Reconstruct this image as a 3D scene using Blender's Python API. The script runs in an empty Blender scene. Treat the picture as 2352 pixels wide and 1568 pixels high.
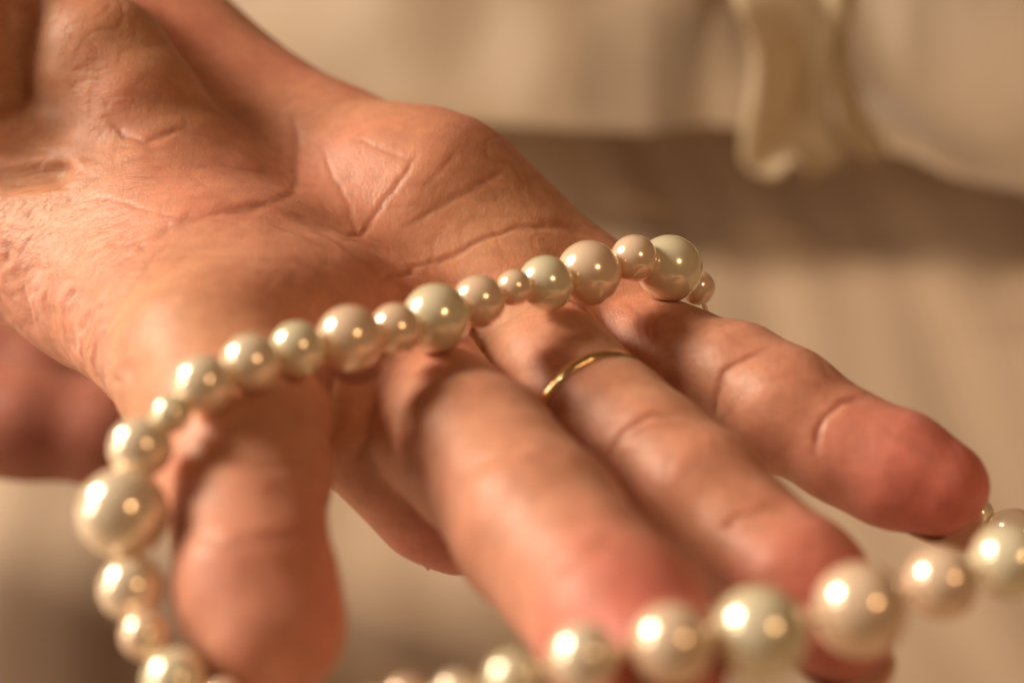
import bpy, bmesh, math, random
import numpy as np
from mathutils import Matrix, Vector
random.seed(7); rng = np.random.default_rng(7)
sc = bpy.context.scene
# ------------------------------------------------------------------ camera
F = 3685.0                     # focal length in units of a 2352 px wide picture
W0, H0 = 2352.0, 1568.0
PITCH = math.radians(35)
CAM = np.array([0.0, 0.0, 0.200])
RIGHT = np.array([1.0, 0, 0])
UP = np.array([0, math.sin(PITCH), math.cos(PITCH)])
FWD = np.array([0, math.cos(PITCH), -math.sin(PITCH)])
cd = bpy.data.cameras.new('camera'); cam = bpy.data.objects.new('camera', cd)
sc.collection.objects.link(cam); sc.camera = cam
cam.location = CAM; cam.rotation_euler = (math.radians(90) - PITCH, 0, 0)
cd.sensor_fit = 'HORIZONTAL'; cd.sensor_width = 22.3; cd.lens = 22.3 * F / W0
cd.clip_start = 0.005; cd.clip_end = 50
cd.dof.use_dof = True; cd.dof.focus_distance = 0.223
cd.dof.aperture_fstop = cd.lens / 6.6      # a 6.6 mm entrance pupil
# ------------------------------------------------------------------ light
world = bpy.data.worlds.new('World'); sc.world = world; world.use_nodes = True
bg = world.node_tree.nodes['Background']
bg.inputs[0].default_value = (0.60, 0.32, 0.16, 1); bg.inputs[1].default_value = 0.18
sc.view_settings.view_transform = 'Standard'; sc.view_settings.look = 'None'
sc.view_settings.exposure = -0.05; sc.view_settings.gamma = 1.0
CENTRE = Vector((-0.01, 0.185, 0.085))
def lamp(name, kind, direction, dist, power, colour, **kw):
    d = bpy.data.lights.new(name, kind); o = bpy.data.objects.new(name, d)
    sc.collection.objects.link(o)
    v = Vector(direction).normalized(); o.location = CENTRE + v * dist
    o.rotation_euler = v.to_track_quat('Z', 'Y').to_euler()
    d.energy = power; d.color = colour
    for k, x in kw.items(): setattr(d, k, x)
    return o
lamp('window_light', 'AREA', (-0.80, 0.25, 0.52), 0.95, 16.0, (1.0, 0.82, 0.62), shape='RECTANGLE', size=0.28, size_y=0.34)
lamp('side_window_light', 'AREA', (-0.94, -0.16, 0.30), 0.9, 4.0, (1.0, 0.82, 0.62), shape='RECTANGLE', size=0.20, size_y=0.46)
lamp('bulb_light', 'POINT', (0.50, -0.46, 0.73), 1.1, 11.0, (1.0, 0.60, 0.30), shadow_soft_size=0.022)
sc.cycles.use_denoising = True
sc.cycles.max_bounces = 8
sc.cycles.sample_clamp_indirect = 6.0
# ------------------------------------------------------------------ helpers
def P(u, v, D):                       # picture point at depth D (mm) -> camera space, mm
    return np.array([(u - W0 / 2) / F * D, -(v - H0 / 2) / F * D, -D])
def to_world(c):                      # camera space mm -> world m
    c = np.asarray(c, float)
    return CAM + (c[..., 0:1] * RIGHT + c[..., 1:2] * UP - c[..., 2:3] * FWD) * 0.001
def to_cam(w):
    w = (np.asarray(w, float) - CAM) * 1000
    return np.stack([w @ RIGHT, w @ UP, -(w @ FWD)], -1)
def link(name, me, parent=None, mat=None, **props):
    o = bpy.data.objects.new(name, me); sc.collection.objects.link(o)
    if mat is not None and me is not None and not me.materials: me.materials.append(mat)
    if parent is not None: o.parent = parent
    for k, v in props.items(): o[k] = v
    return o
def mesh_from(name, verts, faces, smooth=True):
    me = bpy.data.meshes.new(name); me.from_pydata([tuple(v) for v in verts], [], [tuple(f) for f in faces])
    if smooth: me.polygons.foreach_set('use_smooth', [True] * len(me.polygons))
    me.update(); return me
def mesh_quads(name, verts, quads):
    me = bpy.data.meshes.new(name); n = len(quads)
    me.vertices.add(len(verts)); me.vertices.foreach_set('co', np.asarray(verts, np.float32).ravel())
    me.loops.add(n * 4); me.polygons.add(n)
    me.loops.foreach_set('vertex_index', np.asarray(quads, np.int32).ravel())
    me.polygons.foreach_set('loop_start', np.arange(0, n * 4, 4, dtype=np.int32))
    me.polygons.foreach_set('use_smooth', np.ones(n, bool))
    me.update(calc_edges=True); me.validate(); return me
def vnoise(p, scale, seed=0):         # cheap smooth 3-D value noise, p in mm, -1..1
    q = p / scale; i = np.floor(q).astype(np.int64); f = q - i; f = f * f * (3 - 2 * f)
    def h(a, b, c):
        n = (a * 374761393 + b * 668265263 + c * 2147483647 + seed * 974711) & 0x7fffffff
        n = ((n ^ (n >> 13)) * 1274126177) & 0x7fffffff
        return ((n ^ (n >> 16)) & 0xffff) / 32767.5 - 1
    r = 0
    for dx in (0, 1):
        for dy in (0, 1):
            for dz in (0, 1):
                w = (f[:, 0] if dx else 1 - f[:, 0]) * (f[:, 1] if dy else 1 - f[:, 1]) * (f[:, 2] if dz else 1 - f[:, 2])
                r = r + w * h(i[:, 0] + dx, i[:, 1] + dy, i[:, 2] + dz)
    return r
# ------------------------------------------------------------------ implicit bodies
class Field:
    def __init__(s, lo, hi, h):
        s.lo = np.array(lo, float); s.h = h
        s.n = np.ceil((np.array(hi) - s.lo) / h).astype(int) + 1
        s.ax = [s.lo[i] + h * np.arange(s.n[i]) for i in range(3)]
    def empty(s): return np.full(s.n, 30.0, np.float32)
    def box(s, pts, m):
        a = np.clip(np.floor((np.min(pts, 0) - m - s.lo) / s.h).astype(int), 0, s.n - 1)
        b = np.clip(np.ceil((np.max(pts, 0) + m - s.lo) / s.h).astype(int) + 1, 1, s.n)
        return tuple(slice(a[i], b[i]) for i in range(3))
    def cone(s, g, a, ra, b, rb, k, sub=False):
        sl = s.box(np.array([a, b]), max(ra, rb) + 8 + k)
        X, Y, Z = np.meshgrid(*[s.ax[i][sl[i]].astype(np.float32) for i in range(3)], indexing='ij', sparse=True)
        d = b - a; L = max(float(d @ d), 1e-6)
        t = np.clip(((X - a[0]) * d[0] + (Y - a[1]) * d[1] + (Z - a[2]) * d[2]) / L, 0, 1)
        q = np.sqrt((X - a[0] - t * d[0])**2 + (Y - a[1] - t * d[1])**2 + (Z - a[2] - t * d[2])**2) - (ra + (rb - ra) * t)
        if sub: g[sl] = -smin(-g[sl], q, k)
        else: g[sl] = smin(g[sl], q, k)
    def chain(s, g, pts, k):           # pts: (u, v, D, r)
        for i in range(len(pts) - 1):
            s.cone(g, P(*pts[i][:3]), pts[i][3], P(*pts[i + 1][:3]), pts[i + 1][3], k)
    def sample(s, g, p):
        q = (np.asarray(p, float) - s.lo) / s.h
        i = np.clip(np.floor(q).astype(int), 0, s.n - 2); f = np.clip(q - i, 0, 1); r = 0
        for dx in (0, 1):
            for dy in (0, 1):
                for dz in (0, 1):
                    w = (f[0] if dx else 1 - f[0]) * (f[1] if dy else 1 - f[1]) * (f[2] if dz else 1 - f[2])
                    r += w * g[i[0] + dx, i[1] + dy, i[2] + dz]
        return r
    def nets(s, g):                    # naive surface nets
        ins = g < 0
        c = np.zeros(s.n - 1, np.uint8)
        for dx in (0, 1):
            for dy in (0, 1):
                for dz in (0, 1):
                    c += ins[dx:s.n[0] - 1 + dx, dy:s.n[1] - 1 + dy, dz:s.n[2] - 1 + dz]
        act = np.argwhere((c > 0) & (c < 8)); idx = np.full(s.n - 1, -1, np.int32)
        idx[tuple(act.T)] = np.arange(len(act))
        off = [(x, y, z) for x in (0, 1) for y in (0, 1) for z in (0, 1)]
        val = np.stack([g[act[:, 0] + o[0], act[:, 1] + o[1], act[:, 2] + o[2]] for o in off], 1)
        acc = np.zeros((len(act), 3)); cnt = np.zeros(len(act))
        for i in range(8):
            for j in range(i + 1, 8):
                a, b = np.array(off[i]), np.array(off[j])
                if np.abs(a - b).sum() != 1: continue
                m = (val[:, i] < 0) != (val[:, j] < 0)
                t = np.where(m, val[:, i] / np.where(m, val[:, i] - val[:, j], 1), 0)
                acc += m[:, None] * (a + t[:, None] * (b - a)); cnt += m
        verts = s.lo + s.h * (act + acc / cnt[:, None])
        quads = []
        for ax in range(3):
            sl0 = [slice(None)] * 3; sl1 = [slice(None)] * 3
            sl0[ax] = slice(0, -1); sl1[ax] = slice(1, None)
            A, B = ins[tuple(sl0)], ins[tuple(sl1)]
            e = np.argwhere(A != B)
            o1, o2 = [(1, 2), (2, 0), (0, 1)][ax]
            ok = (e[:, o1] > 0) & (e[:, o2] > 0) & (e[:, o1] < s.n[o1] - 1) & (e[:, o2] < s.n[o2] - 1); e = e[ok]
            def id_(d1, d2):
                q = e.copy(); q[:, o1] -= d1; q[:, o2] -= d2
                return idx[tuple(q.T)]
            Q = np.stack([id_(1, 1), id_(0, 1), id_(0, 0), id_(1, 0)], 1)
            flip = ~A[tuple(e.T)]
            Q[flip] = Q[flip][:, ::-1]
            quads.append(Q)
        return verts, np.concatenate(quads)
def smin(a, b, k):
    h = np.maximum(k - np.abs(a - b), 0) / k
    return np.minimum(a, b) - h * h * k * 0.25
# ------------------------------------------------------------------ the hand: joints as (u, v, depth mm, radius mm)
FINGERS = {
 'pinky':  [(1320, 704, 240, 9.0), (1548, 836, 224, 8.0), (1692, 872, 216, 7.45), (1800, 938, 211, 7.95), (1938, 1022, 207, 7.1), (2060, 1078, 204, 7.3), (2152, 1118, 202, 6.4)],
 'ring':   [(1160, 705, 234, 9.2), (1278, 862, 217, 8.6), (1335, 922, 211, 8.65), (1368, 954, 208.4, 7.8), (1405, 982, 205.7, 8.5), (1500, 1050, 199, 7.9), (1605, 1145, 193, 8.45), (1719, 1251, 187, 7.5), (1830, 1345, 181, 7.8), (1925, 1425, 177, 6.6)],
 'middle': [(900, 805, 226, 10.0), (1030, 985, 202, 9.2), (1100, 1045, 192, 9.4), (1165, 1115, 185, 8.8), (1240, 1210, 177, 9.35), (1330, 1319, 169, 8.3), (1420, 1425, 162, 8.5), (1500, 1520, 156, 7.3)],
 'index':  [(730, 745, 217, 10.3), (850, 965, 209, 9.2), (940, 1060, 210, 9.0), (1010, 1145, 212, 8.6), (1065, 1195, 214, 7.4)],
 'thumb':  [(500, 850, 202, 12.0), (537, 965, 193, 11.1), (566, 1090, 183, 9.3), (571, 1215, 175, 7.9), (584, 1345, 169, 8.3), (624, 1440, 166, 7.7)],
}
fld = Field((-112, -52, -318), (70, 92, -138), 0.7)
fingers = fld.empty()
for nme, ch in FINGERS.items():
    g = fld.empty(); fld.chain(g, ch, 2.5); fingers = smin(fingers, g, 1.2)
palm = fld.empty()
for K, ch in [
    (9, [(300, 60, 288, 15.4), (600, 310, 269, 13.6), (900, 452, 250, 13.5), (1005, 480, 245, 12.7)]),         # ulnar border
    (9, [(1005, 480, 245, 12.7), (1170, 580, 243, 10.8), (1320, 704, 240, 9.4)]),
    (10, [(200, 240, 270, 14), (620, 500, 253, 10), (1160, 705, 234, 9.2)]),                                  # ring metacarpal
    (9, [(160, 260, 266, 15), (520, 540, 246, 11), (900, 805, 227, 10)]),                                  # middle metacarpal
    (9, [(60, 380, 259, 14), (430, 600, 239, 12.5), (730, 745, 218, 10.8)]),                                 # index metacarpal
    (9, [(20, 520, 248, 14), (250, 655, 236, 12.5), (410, 775, 217, 11.5), (500, 850, 203, 12.2)]),                               # thumb metacarpal
    (8, [(300, 470, 244, 11.5), (520, 650, 225, 12), (620, 770, 211, 11)]),                                  # thenar pad
    (6, [(390, 420, 238, 7.5), (520, 450, 238, 5.5)]),
    (5, [(110, 0, 260, 10), (235, 150, 246, 10), (325, 250, 243, 9), (430, 350, 242, 7), (620, 470, 245, 4.5)]),  # ridge at the heel
    (9, [(1160, 705, 235, 9), (1320, 704, 240, 9)]),
    (6, [(-800, -380, 312, 32), (-225, 50, 250, 20.5)]),                                 # forearm
]:
    g = fld.empty(); fld.chain(g, ch, 3.0); palm = smin(palm, g, K)
# hollows and folds
for dd in np.arange(214, 234, 1.2):
    fld.cone(palm, P(-160, 338, dd), 0.9, P(80, 350, dd), 0.5, 2.2, sub=True)
    fld.cone(palm, P(-160, 408, dd), 1.2, P(130, 392, dd), 0.6, 3.0, sub=True)
hand_f = smin(palm, fingers, 4.5)
del palm, fingers
V, Q = fld.nets(hand_f)
me0 = mesh_quads('hand_base', V, Q)
tmp = bpy.data.objects.new('tmp', me0); sc.collection.objects.link(tmp)
md = tmp.modifiers.new('s', 'SMOOTH'); md.iterations = 4; md.factor = 0.5
md = tmp.modifiers.new('d', 'SUBSURF'); md.levels = 1
ev = tmp.evaluated_get(bpy.context.evaluated_depsgraph_get()); hand_me = bpy.data.meshes.new_from_object(ev)
bpy.data.objects.remove(tmp); bpy.data.meshes.remove(me0)
def arrays(me):
    n = len(me.vertices); co = np.empty(n * 3, np.float32); me.vertices.foreach_get('co', co)
    no = np.empty(n * 3, np.float32); me.vertices.foreach_get('normal', no)
    return co.reshape(-1, 3).astype(float), no.reshape(-1, 3).astype(float)
C, N = arrays(hand_me)
D = -C[:, 2]; U = C[:, 0] / D * F + W0 / 2; VV = -C[:, 1] / D * F + H0 / 2
facing = -(N * C).sum(1) / np.linalg.norm(C, axis=1)
# front layer: the vertex is no more than 4 mm behind the nearest one at its picture place
cell = 14.0
key = (np.floor(U / cell).astype(np.int64) + 4000) * 20000 + np.floor(VV / cell).astype(np.int64) + 4000
uk, inv = np.unique(key, return_inverse=True)
zb = np.full(len(uk), 1e9); np.minimum.at(zb, inv, D)
front = (facing > 0.05) & (D < zb[inv] + 5)
def dist_poly(poly):
    p = np.array(poly, float); best = np.full(len(U), 1e9); tt = np.zeros(len(U))
    sel = (U > p[:, 0].min() - 80) & (U < p[:, 0].max() + 80) & (VV > p[:, 1].min() - 80) & (VV < p[:, 1].max() + 80) & front
    wob = np.stack([vnoise(C[sel], 5.0, 41), vnoise(C[sel], 5.0, 42)], 1) * 9 + np.stack([vnoise(C[sel], 1.6, 43), vnoise(C[sel], 1.6, 44)], 1) * 4
    x = np.stack([U[sel], VV[sel]], 1) + wob; b = np.full(len(x), 1e9); t_ = np.zeros(len(x)); n = len(p) - 1
    for i in range(n):
        d = p[i + 1] - p[i]; t = np.clip(((x - p[i]) @ d) / max(d @ d, 1e-9), 0, 1)
        q = np.linalg.norm(x - p[i] - t[:, None] * d, axis=1); m = q < b
        b[m] = q[m]; t_[m] = (i + t[m]) / n
    best[sel] = b; tt[sel] = t_
    return best, tt
CREASES = [  # polyline, depth mm, half width mm
 ([(350, 556), (392, 520), (440, 496), (513, 482), (581, 478), (639, 463)], .7, .9),
 ([(677, 257), (683, 360), (677, 439), (642, 462)], .5, 1.0),
 ([(741, 343), (776, 411), (813, 507), (822, 545)], .35, .7),
 ([(950, 357), (916, 411), (875, 480), (827, 541), (793, 551)], .6, .7),
 ([(813, 316), (875, 343), (933, 367)], .22, .6),
 ([(1053, 350), (1001, 404), (967, 435)], .25, .8),
 ([(1155, 394), (1104, 421), (1018, 473), (933, 524)], .35, .8),
 ([(1370, 531), (1292, 514), (1189, 521), (1104, 555), (1053, 582), (967, 613), (902, 633), (875, 650)], .6, .7),
 ([(642, 480), (745, 531), (813, 582), (882, 640)], .45, .6),
 ([(618, 507), (694, 541), (780, 583)], .3, .5),
 ([(376, 492), (470, 500), (560, 520)], .25, .5),
 ([(250, 282), (282, 314), (330, 326), (362, 310), (427, 290)], .6, .7),
 ([(120, 470), (240, 450), (376, 492)], .25, .5),
 ([(330, 640), (390, 610), (450, 570)], .3, .8),
 ([(280, 690), (350, 600), (400, 540)], .25, .6),
 ([(-60, 335), (60, 350), (150, 350), (240, 372)], .3, 1.0),
 ([(-60, 400), (60, 392), (140, 385), (230, 405)], .3, 1.0),
 ([(1770, 795), (1700, 825), (1662, 850), (1645, 910), (1638, 960)], .4, .6),
 ([(1990, 912), (1933, 925), (1896, 956), (1880, 993), (1868, 1040)], .4, .6),
 ([(1445, 690), (1465, 723), (1480, 790)], .4, .8),
 ([(1490, 700), (1500, 740), (1510, 780)], .3, .6),
 ([(1383, 1067), (1410, 1024), (1436, 988), (1502, 953), (1590, 960)], .45, .7),
 ([(1430, 1010), (1500, 985), (1600, 985)], .25, .6),
 ([(1655, 1206), (1702, 1171), (1765, 1155), (1815, 1162)], .4, .7),
 ([(1060, 1110), (1102, 1063), (1150, 1041), (1216, 1010), (1260, 1010), (1310, 1020)], .5, .8),
 ([(1120, 1075), (1200, 1045), (1290, 1050)], .25, .6),
 ([(1270, 1315), (1326, 1278), (1392, 1256), (1480, 1262)], .45, .8),
 ([(430, 1222), (518, 1249), (610, 1244), (730, 1215)], .5, .9),
 ([(450, 1070), (520, 1060), (620, 1075), (730, 1060)], .35, .9),
]
disp = np.zeros(len(U)); red_shade = np.zeros(len(U))
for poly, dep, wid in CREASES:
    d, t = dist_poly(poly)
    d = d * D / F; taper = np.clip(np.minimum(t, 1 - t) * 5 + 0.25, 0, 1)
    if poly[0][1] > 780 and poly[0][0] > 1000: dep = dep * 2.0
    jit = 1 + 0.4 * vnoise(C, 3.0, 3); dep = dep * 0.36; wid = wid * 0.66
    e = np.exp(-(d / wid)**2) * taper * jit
    disp -= dep * e; red_shade = np.maximum(red_shade, np.exp(-(d / (wid * 1.15))**2) * taper * min(1, dep * 4.5))
def blob(pts, soft=True):                 # pts: (u, v, radius px) -> 0..1 mask on the front layer
    m = np.zeros(len(U))
    for u, v, r in pts:
        m = np.maximum(m, np.exp(-(((U - u)**2 + (VV - v)**2) / (r * r))))
    return m * (facing > -0.2)
scar = np.clip(blob([(10, 610, 50), (80, 650, 50), (160, 690, 45), (225, 720, 35), (215, 780, 60), (270, 860, 45), (60, 700, 60)]) * 1.3, 0, 1)
wrk = np.clip(blob([(40, 520, 120), (150, 500, 110), (100, 440, 90), (250, 560, 90), (220, 240, 60), (200, 170, 60), (330, 380, 60)]) * 1.3, 0, 1)
# scar tissue: small ridges and pits; wrist: fine folds across the skin
wq = C + 1.5 * np.stack([vnoise(C, 4, 101), vnoise(C, 4, 102), vnoise(C, 4, 103)], 1)
disp += scar * 1.5 * (0.38 * (np.abs(vnoise(wq * [0.45, 1, 1], 3.0, 1)) - .3) + 0.16 * vnoise(wq * [0.5, 1, 1], 1.2, 2) - 0.5 * np.maximum(0, vnoise(wq, 6.0, 5) - .45))
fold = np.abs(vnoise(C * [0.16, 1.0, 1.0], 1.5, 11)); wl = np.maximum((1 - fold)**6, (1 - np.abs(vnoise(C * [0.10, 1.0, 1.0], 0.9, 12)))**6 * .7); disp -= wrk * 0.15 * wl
disp += 0.22 * vnoise(C, 9.0, 6) + 0.06 * vnoise(C, 3.0, 8)
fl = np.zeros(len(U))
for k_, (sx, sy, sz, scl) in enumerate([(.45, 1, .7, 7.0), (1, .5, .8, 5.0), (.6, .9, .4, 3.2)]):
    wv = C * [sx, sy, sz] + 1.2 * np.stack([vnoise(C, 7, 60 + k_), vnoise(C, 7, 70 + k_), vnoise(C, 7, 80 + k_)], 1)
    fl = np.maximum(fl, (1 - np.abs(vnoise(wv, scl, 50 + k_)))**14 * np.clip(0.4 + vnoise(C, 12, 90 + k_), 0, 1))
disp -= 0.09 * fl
C2 = C + N * disp[:, None]
hand_me.vertices.foreach_set('co', to_world(C2).astype(np.float32).ravel())
# skin colour: reds on pads and tips, paler scar tissue; creases redder with shade painted in
col = np.tile(np.array([0.52, 0.212, 0.138]), (len(U), 1))
def tint(mask, c, amt):
    global col
    m = (np.clip(mask, 0, 1) * amt)[:, None]; col = col * (1 - m) + np.array(c) * m
tint(0.5 + 0.5 * vnoise(C, 14, 21), (0.51, 0.250, 0.155), .6)
tint(np.clip(vnoise(C, 8, 22), 0, 1), (0.52, 0.175, 0.12), .45)
tint(np.clip(vnoise(C, 22, 23) * 1.5, 0, 1), (0.57, 0.205, 0.155), .6)
tint(np.clip(-vnoise(C, 22, 23) * 1.5, 0, 1), (0.50, 0.285, 0.155), .5)
fg = np.zeros(len(U))
for nme, ch in FINGERS.items():
    for a_, b_ in zip(ch[2:-1], ch[3:]):
        for t_ in (0, .5, 1):
            fg = np.maximum(fg, np.exp(-(np.linalg.norm(C - (P(*a_[:3]) * (1 - t_) + P(*b_[:3]) * t_), axis=1) / 14)**4))
tint(fg, (0.56, 0.295, 0.20), .65)
tip = np.zeros(len(U))
for nme, ch in FINGERS.items():
    t0 = P(*ch[-1][:3]); rr = 13
    if nme == 'thumb': t0 = P(730, 1340, 167)
    tip = np.maximum(tip, np.exp(-(np.linalg.norm(C - t0, axis=1) / rr)**2.5) * (.3 if nme == 'thumb' else 1))
tint(tip, (0.58, 0.15, 0.14), .82)
tint(blob([(560, 560, 130), (300, 480, 110), (250, 250, 110), (640, 640, 90)]), (0.56, 0.25, 0.17), .5)
tint(wrk * wl, (0.33, 0.11, 0.06), .3)  # shade in the fine wrist folds, painted as darker skin
tint(fl, (0.33, 0.11, 0.06), .25)  # same painted shade along the fine palm lines
tint(red_shade * np.where(VV > 900, .6, 1), (0.32, 0.10, 0.055), .42)  # redder crease lines, groove shade painted in
tint(scar * (0.5 + 0.5 * vnoise(C, 3, 31)), (0.66, 0.35, 0.28), .75)
tint(scar * np.clip(vnoise(C, 4, 32), 0, 1), (0.5, 0.2, 0.13), .6)
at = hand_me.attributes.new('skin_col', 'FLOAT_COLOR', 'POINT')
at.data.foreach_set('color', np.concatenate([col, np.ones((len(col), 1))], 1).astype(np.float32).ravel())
for nm, a in (('wrk', wrk), ('scar', scar)):
    at = hand_me.attributes.new(nm, 'FLOAT', 'POINT'); at.data.foreach_set('value', a.astype(np.float32))
hand_me.polygons.foreach_set('use_smooth', np.ones(len(hand_me.polygons), bool)); hand_me.update()
# ------------------------------------------------------------------ materials
def new_mat(name):
    m = bpy.data.materials.new(name); m.use_nodes = True
    nt = m.node_tree; return m, nt, nt.nodes['Principled BSDF']
def nd(nt, t, **kw):
    n = nt.nodes.new(t)
    for k, v in kw.items():
        if k.startswith('_'): setattr(n, k[1:], v)
        else: n.inputs[k.replace('__', ' ')].default_value = v
    return n
def skin_material(name, attr):
    m, nt, b = new_mat(name); L = nt.links.new
    tc = nd(nt, 'ShaderNodeTexCoord')
    if attr:
        a = nd(nt, 'ShaderNodeAttribute', _attribute_name='skin_col'); csrc = a.outputs['Color']
    else:
        r = nd(nt, 'ShaderNodeRGB'); r.outputs[0].default_value = (0.38, 0.145, 0.10, 1); csrc = r.outputs[0]  # darker skin: shade on the other hand is put into its colour
    n1 = nd(nt, 'ShaderNodeTexNoise', Scale=420.0, Detail=4.0, Roughness=0.6); L(tc.outputs['Object'], n1.inputs['Vector'])
    rp = nd(nt, 'ShaderNodeMapRange'); rp.inputs[1].default_value = .3; rp.inputs[2].default_value = .7; rp.inputs[3].default_value = .88; rp.inputs[4].default_value = 1.1
    L(n1.outputs['Fac'], rp.inputs[0])
    mx = nd(nt, 'ShaderNodeVectorMath', _operation='SCALE'); L(csrc, mx.inputs[0]); L(rp.outputs[0], mx.inputs['Scale'])
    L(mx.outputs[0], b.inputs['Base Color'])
    b.inputs['Subsurface Weight'].default_value = 0.8
    b.inputs['Subsurface Radius'].default_value = (1.0, 0.30, 0.15)
    b.inputs['Subsurface Scale'].default_value = 0.0036
    b.inputs['Roughness'].default_value = 0.48
    b.inputs['Specular IOR Level'].default_value = 0.36
    # skin grain: fine cells plus lengthwise folds at the wrist
    vo = nd(nt, 'ShaderNodeTexVoronoi', Scale=1500.0, _feature='DISTANCE_TO_EDGE'); L(tc.outputs['Object'], vo.inputs['Vector'])
    n2 = nd(nt, 'ShaderNodeTexNoise', Scale=900.0, Detail=3.0); L(tc.outputs['Object'], n2.inputs['Vector'])
    ad = nd(nt, 'ShaderNodeMath', _operation='MULTIPLY_ADD'); L(vo.outputs['Distance'], ad.inputs[0]); ad.inputs[1].default_value = 0.6; L(n2.outputs['Fac'], ad.inputs[2])
    bp = nd(nt, 'ShaderNodeBump', Strength=0.26, Distance=0.0003); L(ad.outputs[0], bp.inputs['Height'])
    mq = nd(nt, 'ShaderNodeMapping'); mq.inputs['Scale'].default_value = (1.0, 0.25, 0.6); mq.inputs['Rotation'].default_value = (0, 0, 0.6); L(tc.outputs['Object'], mq.inputs['Vector'])
    nq = nd(nt, 'ShaderNodeTexNoise', Scale=2000.0, Detail=2.0, Distortion=0.6); L(mq.outputs[0], nq.inputs['Vector'])
    bq = nd(nt, 'ShaderNodeBump', Strength=0.2, Distance=0.00022); L(nq.outputs['Fac'], bq.inputs['Height']); L(bp.outputs[0], bq.inputs['Normal'])
    bp = bq; last = bp
    if attr:
        mp = nd(nt, 'ShaderNodeMapping'); mp.inputs['Scale'].default_value = (0.14, 1, 1); L(tc.outputs['Object'], mp.inputs['Vector'])
        n3 = nd(nt, 'ShaderNodeTexNoise', Scale=900.0, Detail=4.0, Roughness=.65, Distortion=.3); L(mp.outputs[0], n3.inputs['Vector'])
        aw = nd(nt, 'ShaderNodeAttribute', _attribute_name='wrk')
        b2 = nd(nt, 'ShaderNodeBump', Distance=0.0002); L(n3.outputs['Fac'], b2.inputs['Height']); L(aw.outputs['Fac'], b2.inputs['Strength']); L(bp.outputs[0], b2.inputs['Normal'])
        n4 = nd(nt, 'ShaderNodeTexNoise', Scale=650.0, Detail=6.0, Roughness=.7); L(tc.outputs['Object'], n4.inputs['Vector'])
        asx = nd(nt, 'ShaderNodeAttribute', _attribute_name='scar')
        b3 = nd(nt, 'ShaderNodeBump', Distance=0.0004); L(n4.outputs['Fac'], b3.inputs['Height']); L(asx.outputs['Fac'], b3.inputs['Strength']); L(b2.outputs[0], b3.inputs['Normal'])
        last = b3
    L(last.outputs[0], b.inputs['Normal'])
    return m
SKIN = skin_material('skin', True)
SKIN2 = skin_material('skin_shaded', False)
def pearl_material(name, base, tintc):
    m, nt, b = new_mat(name); L = nt.links.new
    lw = nd(nt, 'ShaderNodeLayerWeight', Blend=0.35)
    mx = nd(nt, 'ShaderNodeMix', _data_type='RGBA'); mx.inputs[6].default_value = (*base, 1); mx.inputs[7].default_value = (*tintc, 1)
    L(lw.outputs['Facing'], mx.inputs[0]); L(mx.outputs[2], b.inputs['Base Color'])
    b.inputs['Metallic'].default_value = 0.32
    b.inputs['Roughness'].default_value = 0.2
    b.inputs['Coat Weight'].default_value = 1.0
    b.inputs['Coat Roughness'].default_value = 0.04
    b.inputs['Coat IOR'].default_value = 1.6
    tc = nd(nt, 'ShaderNodeTexCoord'); n = nd(nt, 'ShaderNodeTexNoise', Scale=3.0, Detail=2.0); L(tc.outputs['Object'], n.inputs['Vector'])
    bp = nd(nt, 'ShaderNodeBump', Strength=0.05, Distance=0.0002); L(n.outputs['Fac'], bp.inputs['Height']); L(bp.outputs[0], b.inputs['Normal'])
    return m
PEARL = {'p': pearl_material('pearl_pink', (0.95, 0.77, 0.60), (0.92, 0.60, 0.38)),
         'g': pearl_material('pearl_green', (0.90, 0.85, 0.66), (0.78, 0.66, 0.38)),
         'c': pearl_material('pearl_cream', (0.95, 0.84, 0.68), (0.90, 0.68, 0.44))}
GOLD, nt, b = new_mat('gold'); b.inputs['Base Color'].default_value = (0.93, 0.66, 0.36, 1); b.inputs['Metallic'].default_value = 1; b.inputs['Roughness'].default_value = 0.16
nn = nd(nt, 'ShaderNodeTexNoise', Scale=900.0); bp = nd(nt, 'ShaderNodeBump', Strength=0.08, Distance=0.0002)
nt.links.new(nn.outputs['Fac'], bp.inputs['Height']); nt.links.new(bp.outputs[0], b.inputs['Normal'])
THREAD, nt, b = new_mat('thread'); b.inputs['Base Color'].default_value = (0.75, 0.62, 0.45, 1); b.inputs['Roughness'].default_value = 0.7
NAIL, nt, b = new_mat('nail'); b.inputs['Base Color'].default_value = (0.68, 0.42, 0.32, 1); b.inputs['Roughness'].default_value = 0.25; b.inputs['Coat Weight'].default_value = 0.3
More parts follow.
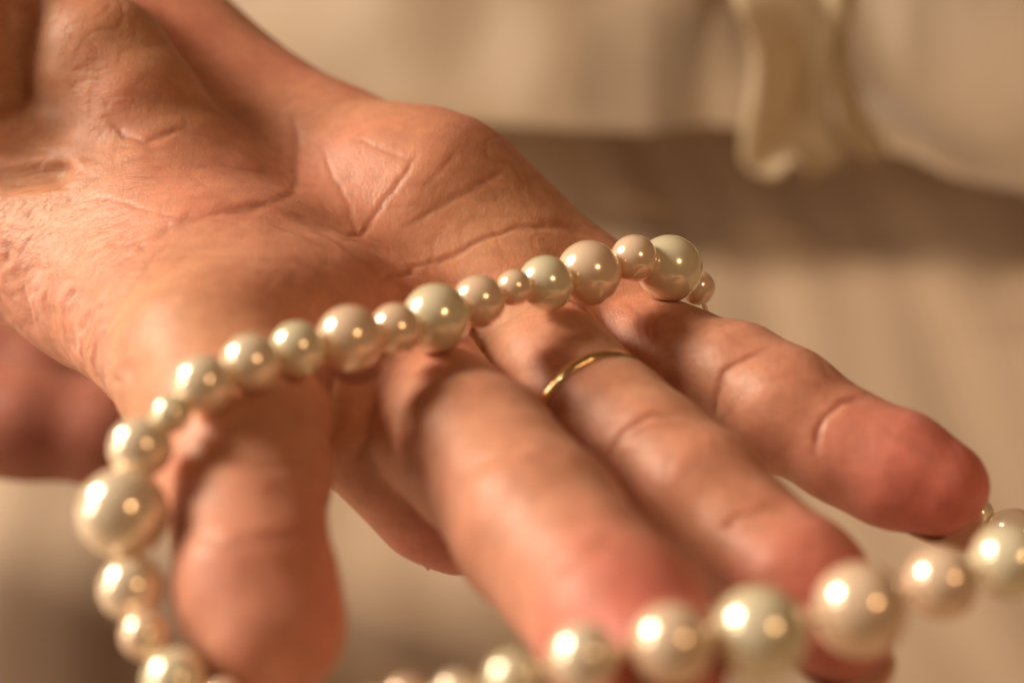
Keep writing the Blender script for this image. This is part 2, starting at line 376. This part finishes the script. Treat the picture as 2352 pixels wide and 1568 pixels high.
def cloth_material(name, c1, c2, scale, rough, sheen, thin=0.0):
    m, nt, b = new_mat(name); L = nt.links.new
    tc = nd(nt, 'ShaderNodeTexCoord'); n = nd(nt, 'ShaderNodeTexNoise', Scale=scale, Detail=4.0); L(tc.outputs['Object'], n.inputs['Vector'])
    mx = nd(nt, 'ShaderNodeMix', _data_type='RGBA'); mx.inputs[6].default_value = (*c1, 1); mx.inputs[7].default_value = (*c2, 1)
    L(n.outputs['Fac'], mx.inputs[0]); L(mx.outputs[2], b.inputs['Base Color'])
    b.inputs['Roughness'].default_value = rough; b.inputs['Sheen Weight'].default_value = sheen
    n2 = nd(nt, 'ShaderNodeTexNoise', Scale=2500.0, Detail=2.0); L(tc.outputs['Object'], n2.inputs['Vector'])
    bp = nd(nt, 'ShaderNodeBump', Strength=0.25, Distance=0.0003); L(n2.outputs['Fac'], bp.inputs['Height']); L(bp.outputs[0], b.inputs['Normal'])
    if thin:                           # thin cloth lets some light through
        tr = nd(nt, 'ShaderNodeBsdfTranslucent'); L(mx.outputs[2], tr.inputs['Color'])
        ms = nd(nt, 'ShaderNodeMixShader'); ms.inputs[0].default_value = thin
        out = [n_ for n_ in nt.nodes if n_.type == 'OUTPUT_MATERIAL'][0]
        L(b.outputs[0], ms.inputs[1]); L(tr.outputs[0], ms.inputs[2]); L(ms.outputs[0], out.inputs['Surface'])
    return m
SATIN = cloth_material('satin', (0.41, 0.30, 0.21), (0.45, 0.335, 0.24), 30.0, 0.55, 0.2)
LACE = cloth_material('lace', (0.52, 0.40, 0.29), (0.42, 0.31, 0.21), 45.0, 0.55, 0.3, 0.4)
RIBBON = cloth_material('ribbon', (0.62, 0.49, 0.30), (0.74, 0.64, 0.48), 60.0, 0.45, 0.1, 0.35)
# ------------------------------------------------------------------ cloth surface
def grid(x0, x1, y0, y1, nx, ny, fz):
    xs = np.concatenate([np.linspace(x0, -.3, 40)[:-1], np.linspace(-.3, .45, nx - 80), np.linspace(.45, x1, 42)[1:]]); ys = np.linspace(y0, y1, ny)
    X, Y = np.meshgrid(xs, ys, indexing='ij'); Z = fz(X, Y)
    v = np.stack([X, Y, Z], -1).reshape(-1, 3); i = np.arange(nx * ny).reshape(nx, ny)
    q = np.stack([i[:-1, :-1], i[1:, :-1], i[1:, 1:], i[:-1, 1:]], -1).reshape(-1, 4)
    return v, q
CZ = -0.07                          # height of the cloth
def cloth_z(X, Y):
    w = X + 0.10 * Y + 0.006 * np.sin(Y * 22 + 1)
    z = 0.0004 * np.sin(w * 260 + 1.2 * np.sin(Y * 9)) + 0.0010 * np.sin(w * 113 + 2 + Y * 7) + 0.003 * np.sin(w * 41 + 1.1 - 4 * Y)
    z += 0.0003 * np.sin(w * 1500 + 3 * np.sin(Y * 5)) * (0.6 + 0.4 * np.sin(X * 20 + Y * 8))
    z += 0.010 * np.exp(-((X - 0.19 - 0.1 * (Y - .3))/0.03)**2)
    return z - 0.004 + CZ
v, q = grid(-1.6, 1.6, -0.5, 2.4, 760, 300, cloth_z)
link('satin_cloth', mesh_quads('satin_cloth', v, q), mat=SATIN, kind='structure', label='beige satin cloth with soft lengthwise folds under the hand')
# lace-edged overlay behind the hand: traced hem at 32 mm above the cloth
def at_height(u, v, z):
    d = RIGHT * (u - W0 / 2) / F - UP * (v - H0 / 2) / F + FWD
    return CAM + d * ((z - CAM[2]) / d[2])
HEM = [(-500, 120), (300, 190), (700, 240), (900, 262), (1083, 281), (1305, 296), (1495, 305), (1622, 285), (1740, 300), (1790, 345), (1830, 382), (1875, 385), (1939, 352), (2002, 340), (2097, 361), (2192, 408), (2352, 440), (2600, 460), (3100, 430)]
def overlay():
    hu = np.array([h[0] for h in HEM], float); hv = np.array([h[1] for h in HEM], float)
    us = np.linspace(-500, 3100, 420); vs = np.interp(us, hu, hv)
    vs = np.convolve(np.pad(vs, 2, 'edge'), np.ones(5) / 5, 'valid')
    rows = []; nt_ = 90
    for j in range(nt_):
        t = j / (nt_ - 1); back = 0.55 * t**1.6
        rows.append([])
        for u, v_ in zip(us, vs):
            p = at_height(u, v_, CZ + 0.044).copy()
            p[1] += back
            ruff = math.exp(-back / 0.10)
            p[2] += 0.06 * (1 - math.exp(-back / 0.16)) + 0.02 * back
            ph = p[0] * 95 + 2.0 * math.sin(p[0] * 31)
            on = 1 - math.exp(-back / 0.012)
            amp = 0.0036 * (0.4 + ruff) * (0.35 + 0.9 / (1 + math.exp(-(p[0] - 0.05) * 60)))
            p[2] += on * (amp * math.sin(ph + 9 * back) + 0.012 * math.sin(p[0] * 23 + back * 34) + 0.004 * math.sin(p[0] * 61 - back * 70 + 1))
            p[2] += on * 0.008 * math.exp(-((back - 0.05 - 0.25 * max(0, -p[0])) / 0.02)**2) * (1 if p[0] < 0.06 else 0.4)
            rows[-1].append(p)
    v = np.array(rows).reshape(-1, 3); nx, ny = nt_, len(us); i = np.arange(nx * ny).reshape(nx, ny)
    q = np.stack([i[:-1, :-1], i[:-1, 1:], i[1:, 1:], i[1:, :-1]], -1).reshape(-1, 4)
    return v, q
v, q = overlay()
lace = link('overskirt', mesh_quads('overskirt', v, q), mat=LACE, label='pale pinkish gathered overskirt with a wavy hem behind the hand', category='skirt')
# ------------------------------------------------------------------ hand objects
hand = link('hand', hand_me, mat=SKIN, label='open right hand, palm up, with a scarred wrist and a pearl necklace across the palm', category='hand')
f2 = Field((-190, -66, -390), (-30, 24, -275), 1.0)
g2 = f2.empty()
for K, ch in [(3, [(-300, 660, 346, 11), (60, 740, 346, 10.2), (330, 800, 348, 8.8)]),
              (3, [(-300, 800, 332, 11.4), (100, 870, 332, 10.4), (300, 905, 334, 10.2), (470, 940, 336, 8.6)]),
              (3, [(-300, 955, 318, 11), (60, 980, 318, 10.2), (250, 1000, 319, 9.9), (440, 1025, 321, 8.2)]),
              (6, [(-700, 760, 355, 18), (-350, 820, 334, 16)]), (6, [(-700, 900, 340, 18), (-330, 950, 320, 14)])]:
    g = f2.empty(); f2.chain(g, ch, 3.0); g2 = smin(g2, g, K + 2)
v, q = f2.nets(g2)
me = mesh_quads('other_hand', to_world(v), q)
oh = link('hand', me, mat=SKIN2, label='blurred fingers of another hand, its shade painted in, beneath the scarred wrist', category='hand')
md = oh.modifiers.new('s', 'SMOOTH'); md.iterations = 6
# ------------------------------------------------------------------ necklace
CH1 = [  # u, v, apparent diameter px, colour
 (1603, 661, 80, 'p'), (1537, 616, 155, 'g'), (1456, 594, 112, 'p'), (1353, 627, 150, 'p'), (1254, 651, 130, 'g'), (1181, 661, 86, 'p'), (1100, 692, 124, 'p'),
 (1001, 731, 163, 'g'), (908, 757, 124, 'p'), (803, 777, 155, 'p'), (684, 801, 131, 'g'), (576, 833, 139, 'c'), (467, 883, 140, 'c'), (393, 950, 92, 'g'), (324, 1027, 148, 'c'),
 (283, 1178, 212, 'c'), (302, 1350, 152, 'c'), (333, 1457, 112, 'p'), (402, 1560, 146, 'g'), (512, 1612, 104, 'p')]
CH2 = [(650, 1668, 130, 'c'), (770, 1655, 92, 'p'), (855, 1625, 80, 'c'), (930, 1597, 84, 'p'), (1047, 1590, 92, 'c'), (1176, 1557, 122, 'g'), (1340, 1508, 158, 'c'), (1542, 1480, 184, 'p'), (1745, 1455, 214, 'g'), (1975, 1400, 212, 'p'), (2162, 1338, 162, 'p'), (2315, 1288, 168, 'g')]
def solve_chain(ch, D0, sign, k=0.97):
    out = []; Dc = D0
    for i, (u, v_, d, c) in enumerate(ch):
        if i:
            pu, pr = out[-1][0], out[-1][1]
            best = None
            for dd in np.linspace(0, 12, 241):
                Dn = Dc + sign * dd; p = P(u, v_, Dn); r = d * Dn / F / 2
                e = abs(np.linalg.norm(p - pu) - k * (r + pr))
                if best is None or e < best[0] - 1e-9: best = (e, Dn)
            Dc = best[1]
        out.append((P(u, v_, Dc), d * Dc / F / 2, c, Dc))
    return out
A1 = solve_chain(CH1[:], 229.5, -1)
def settle(chain):
    out = []
    for (p, r, c, Dc), src in zip(chain, CH1):
        for _ in range(14):
            if fld.sample(hand_f, p) >= r * 0.85: break
            Dc -= 0.3; p = P(src[0], src[1], Dc); r = src[2] * Dc / F / 2
        out.append((p, r, c, Dc))
    return out
raw1 = A1; A1 = settle(A1)
low = [0] * 14 + [2.5, 4, 4, 3, 1.5, 0]                     # the strand hangs beside the thumb here
A1 = [(P(c[0], c[1], a[3] + l), c[2] * (a[3] + l) / F / 2, a[2], a[3] + l) for a, c, l in zip(A1, CH1, low)]
DQ = [156, 153, 150.5, 148.5, 147, 147, 147.5, 149, 151.5, 157, 163, 168]
A2 = [(P(u, v_, dd), 1.05 * d * dd / F / 2, c, dd) for (u, v_, d, c), dd in zip(CH2, DQ)]
# the loop closes out of the frame: round to the right and back behind the little finger
PATH = [(2315, 1288, 168), (2440, 1262, 172), (2520, 1265, 182), (2545, 1275, 198), (2500, 1275, 213), (2410, 1262, 225), (2340, 1238, 233), (2276, 1199, 237),
        (2190, 1150, 240), (2080, 1085, 241), (1950, 1000, 241), (1820, 925, 241), (1720, 865, 241), (1650, 790, 239), (1612, 710, 234), (1603, 661, 229.5)]
pp = np.array([P(*k_) for k_ in PATH]); sg = np.linalg.norm(np.diff(pp, axis=0), axis=1); cum = np.concatenate([[0], np.cumsum(sg)])
A3 = []; pos = A2[-1][1]; sizes = [3.4, 2.4, 3.0, 4.2, 2.6, 3.2, 2.2, 3.6]; k_ = 0
while True:
    r = sizes[k_ % 8]; pos += r
    if pos + r > cum[-1] - 2.2: break
    A3.append((np.array([np.interp(pos, cum, pp[:, i]) for i in range(3)]), r, 'pgcpgpcg'[k_ % 8], 0)); pos += r; k_ += 1
BEADS = [(a[0], a[1], a[2]) for a in A1 + A2 + A3]
def ball(r, seg=40, rings=24):
    bm = bmesh.new(); bmesh.ops.create_uvsphere(bm, u_segments=seg, v_segments=rings, radius=1)
    me = bpy.data.meshes.new('pearl'); bm.to_mesh(me); bm.free()
    me.polygons.foreach_set('use_smooth', [True] * len(me.polygons)); return me
root = bpy.data.objects.new('pearl_necklace', None); sc.collection.objects.link(root); root.empty_display_size = 0.01
root.location = Vector(to_world(BEADS[3][0])); root['label'] = 'strand of cream, pink and greenish pearls draped over the palm and fingertips'; root['category'] = 'necklace'
bpy.context.view_layer.update()
PM = {k: ball(1) for k in PEARL}
for k in PM: PM[k].materials.append(PEARL[k])
for p, r, c in BEADS:
    o = link('pearl', PM[c], parent=root)
    o.matrix_parent_inverse = root.matrix_world.inverted()
    o.location = Vector(to_world(p)); o.scale = [r * .001 * (1 + random.uniform(-.02, .02)) for _ in range(3)]; o.rotation_euler = (random.random() * 6, random.random() * 6, 0)
# ------------------------------------------------------------------ wedding ring on the ring finger
def torus_band(name, c, axis, R, w, h, mat, **props):
    bm = bmesh.new(); n, m = 96, 12; vs = []
    z = Vector(axis).normalized(); x = z.orthogonal().normalized(); y = z.cross(x)
    for i in range(n):
        a = 2 * math.pi * i / n; row = []
        for j in range(m):
            t = 2 * math.pi * j / m
            ct, st = math.cos(t), math.sin(t)
            rad = R + h * math.copysign(abs(ct)**0.6, ct); ax = w * math.copysign(abs(st)**0.6, st)
            row.append(bm.verts.new(Vector(c) + (x * math.cos(a) + y * math.sin(a)) * rad + z * ax))
        vs.append(row)
    for i in range(n):
        for j in range(m):
            f = bm.faces.new([vs[i][j], vs[(i + 1) % n][j], vs[(i + 1) % n][(j + 1) % m], vs[i][(j + 1) % m]]); f.smooth = True
    bmesh.ops.recalc_face_normals(bm, faces=bm.faces)
    me = bpy.data.meshes.new(name); bm.to_mesh(me); bm.free()
    return link(name, me, mat=mat, **props)
ra, rb = to_world(P(1278, 862, 217)), to_world(P(1500, 1050, 199))
rc = to_world(P(1366, 957, 208.2))
torus_band('ring', rc, rb - ra, 0.0090, 0.00085, 0.00045, GOLD, label='plain thin gold wedding band on the ring finger', category='ring')

# ------------------------------------------------------------------ fingernails on the back of the tips
def nail(name):
    ch = FINGERS[name]; a, b, r = P(*ch[-2][:3]), P(*ch[-1][:3]), ch[-1][3]
    ax = (b - a) / np.linalg.norm(b - a)
    up = np.array([0, math.cos(PITCH), math.sin(PITCH)])            # world up in camera space
    if name == 'thumb': up = np.array([0.75, 0.55, 0.35])
    up = up - ax * (up @ ax); up /= np.linalg.norm(up); side = np.cross(ax, up)
    vs, fs = [], []; n, m = 13, 11
    for i in range(n):
        for j in range(m):
            t = i / (n - 1); w = (j / (m - 1) - .5) * 2
            ang = w * 0.85 * (1 - 0.25 * max(0, (t - .75) / .25)**2)
            R = r + 0.25 + 0.25 * t
            along = (-9.0 if name == 'index' else -4.0) + 11.0 * t - 1.2 * w * w * (t > .5) * t
            drop = 0.05 * max(0, along)**2 * 0.6
            vs.append(b + ax * along + (-up * math.cos(ang) + side * math.sin(ang)) * R + up * drop)
    for i in range(n - 1):
        for j in range(m - 1):
            fs.append((i * m + j, i * m + j + 1, (i + 1) * m + j + 1, (i + 1) * m + j))
    me = mesh_from('fingernail', to_world(np.array(vs)), fs)
    o = link('fingernail', me, parent=hand, mat=NAIL)
    md = o.modifiers.new('thick', 'SOLIDIFY'); md.thickness = 0.0004; md.offset = 0
for nme in FINGERS: nail(nme)
# ------------------------------------------------------------------ thread through the pearls
def tube(name, pts, r, mat, parent=None, seg=8):
    pts = [Vector(p) for p in pts]; vs, fs = [], []
    for i, p in enumerate(pts):
        t = (pts[min(i + 1, len(pts) - 1)] - pts[max(i - 1, 0)]).normalized(); x = t.orthogonal().normalized(); y = t.cross(x)
        if i and x.dot(px) < 0.2: x = (px - t * px.dot(t)).normalized(); y = t.cross(x)
        px = x
        for k in range(seg):
            a = 2 * math.pi * k / seg; vs.append(p + (x * math.cos(a) + y * math.sin(a)) * r)
    for i in range(len(pts) - 1):
        for k in range(seg):
            fs.append((i * seg + k, i * seg + (k + 1) % seg, (i + 1) * seg + (k + 1) % seg, (i + 1) * seg + k))
    o = link(name, mesh_from(name, vs, fs), parent=parent, mat=mat)
    if parent is not None: o.matrix_parent_inverse = parent.matrix_world.inverted()
    return o
tube('thread', [to_world(p) for p, r, c in BEADS + BEADS[:1]], 0.0004, THREAD, root)
# ------------------------------------------------------------------ satin ribbon hanging over the overskirt hem
def ribbon(path, width, name='ribbon'):
    P3 = [Vector(at_height(u, v_, CZ + 0.012 + z * 1.15)) + Vector((0, dy, 0)) for u, v_, z, dy in path]
    n = 40; pts = []
    for i in range(n):
        t = i / (n - 1) * (len(P3) - 1); k = min(int(t), len(P3) - 2); f = t - k
        a, b_, c, d = P3[max(k - 1, 0)], P3[k], P3[k + 1], P3[min(k + 2, len(P3) - 1)]
        pts.append(0.5 * ((2 * b_) + (c - a) * f + (2 * a - 5 * b_ + 4 * c - d) * f * f + (3 * b_ - a - 3 * c + d) * f**3))
    vs, fs = [], []; m = 9
    for i, p in enumerate(pts):
        for j in range(m):
            w = (j / (m - 1) - .5) * 2
            vs.append(p + Vector((w * width * (0.85 + 0.15 * math.sin(i * .25)) * (1 - 0.6 * max(0, (i - n + 9) / 9)**1.5), 0.0006 * math.sin(w * 3 + i * .3), 0.0035 * math.cos(w * 4.0 + 0.8 * math.sin(i * .2)))))
    for i in range(n - 1):
        for j in range(m - 1): fs.append((i * m + j, i * m + j + 1, (i + 1) * m + j + 1, (i + 1) * m + j))
    o = link(name, mesh_from(name, vs, fs), mat=RIBBON)
    md = o.modifiers.new('thick', 'SOLIDIFY'); md.thickness = 0.0006
    return o
r1 = ribbon([(1800, -260, 0.10, 0), (1815, -60, 0.088, 0), (1825, 80, 0.074, 0), (1815, 230, 0.052, 0), (1825, 350, 0.036, 0), (1835, 388, 0.033, 0)], 0.0150)
r1['label'] = 'whitish satin ribbon end hanging over the wavy hem'; r1['category'] = 'ribbon'
r2 = ribbon([(1960, -260, 0.10, 0), (1935, -60, 0.088, 0), (1925, 60, 0.077, 0), (1935, 160, 0.063, 0), (1985, 290, 0.045, 0), (2020, 345, 0.036, 0)], 0.0045)
r2['label'] = 'narrow yellowish satin ribbon curving down beside the wider ribbon end'; r2['category'] = 'ribbon'
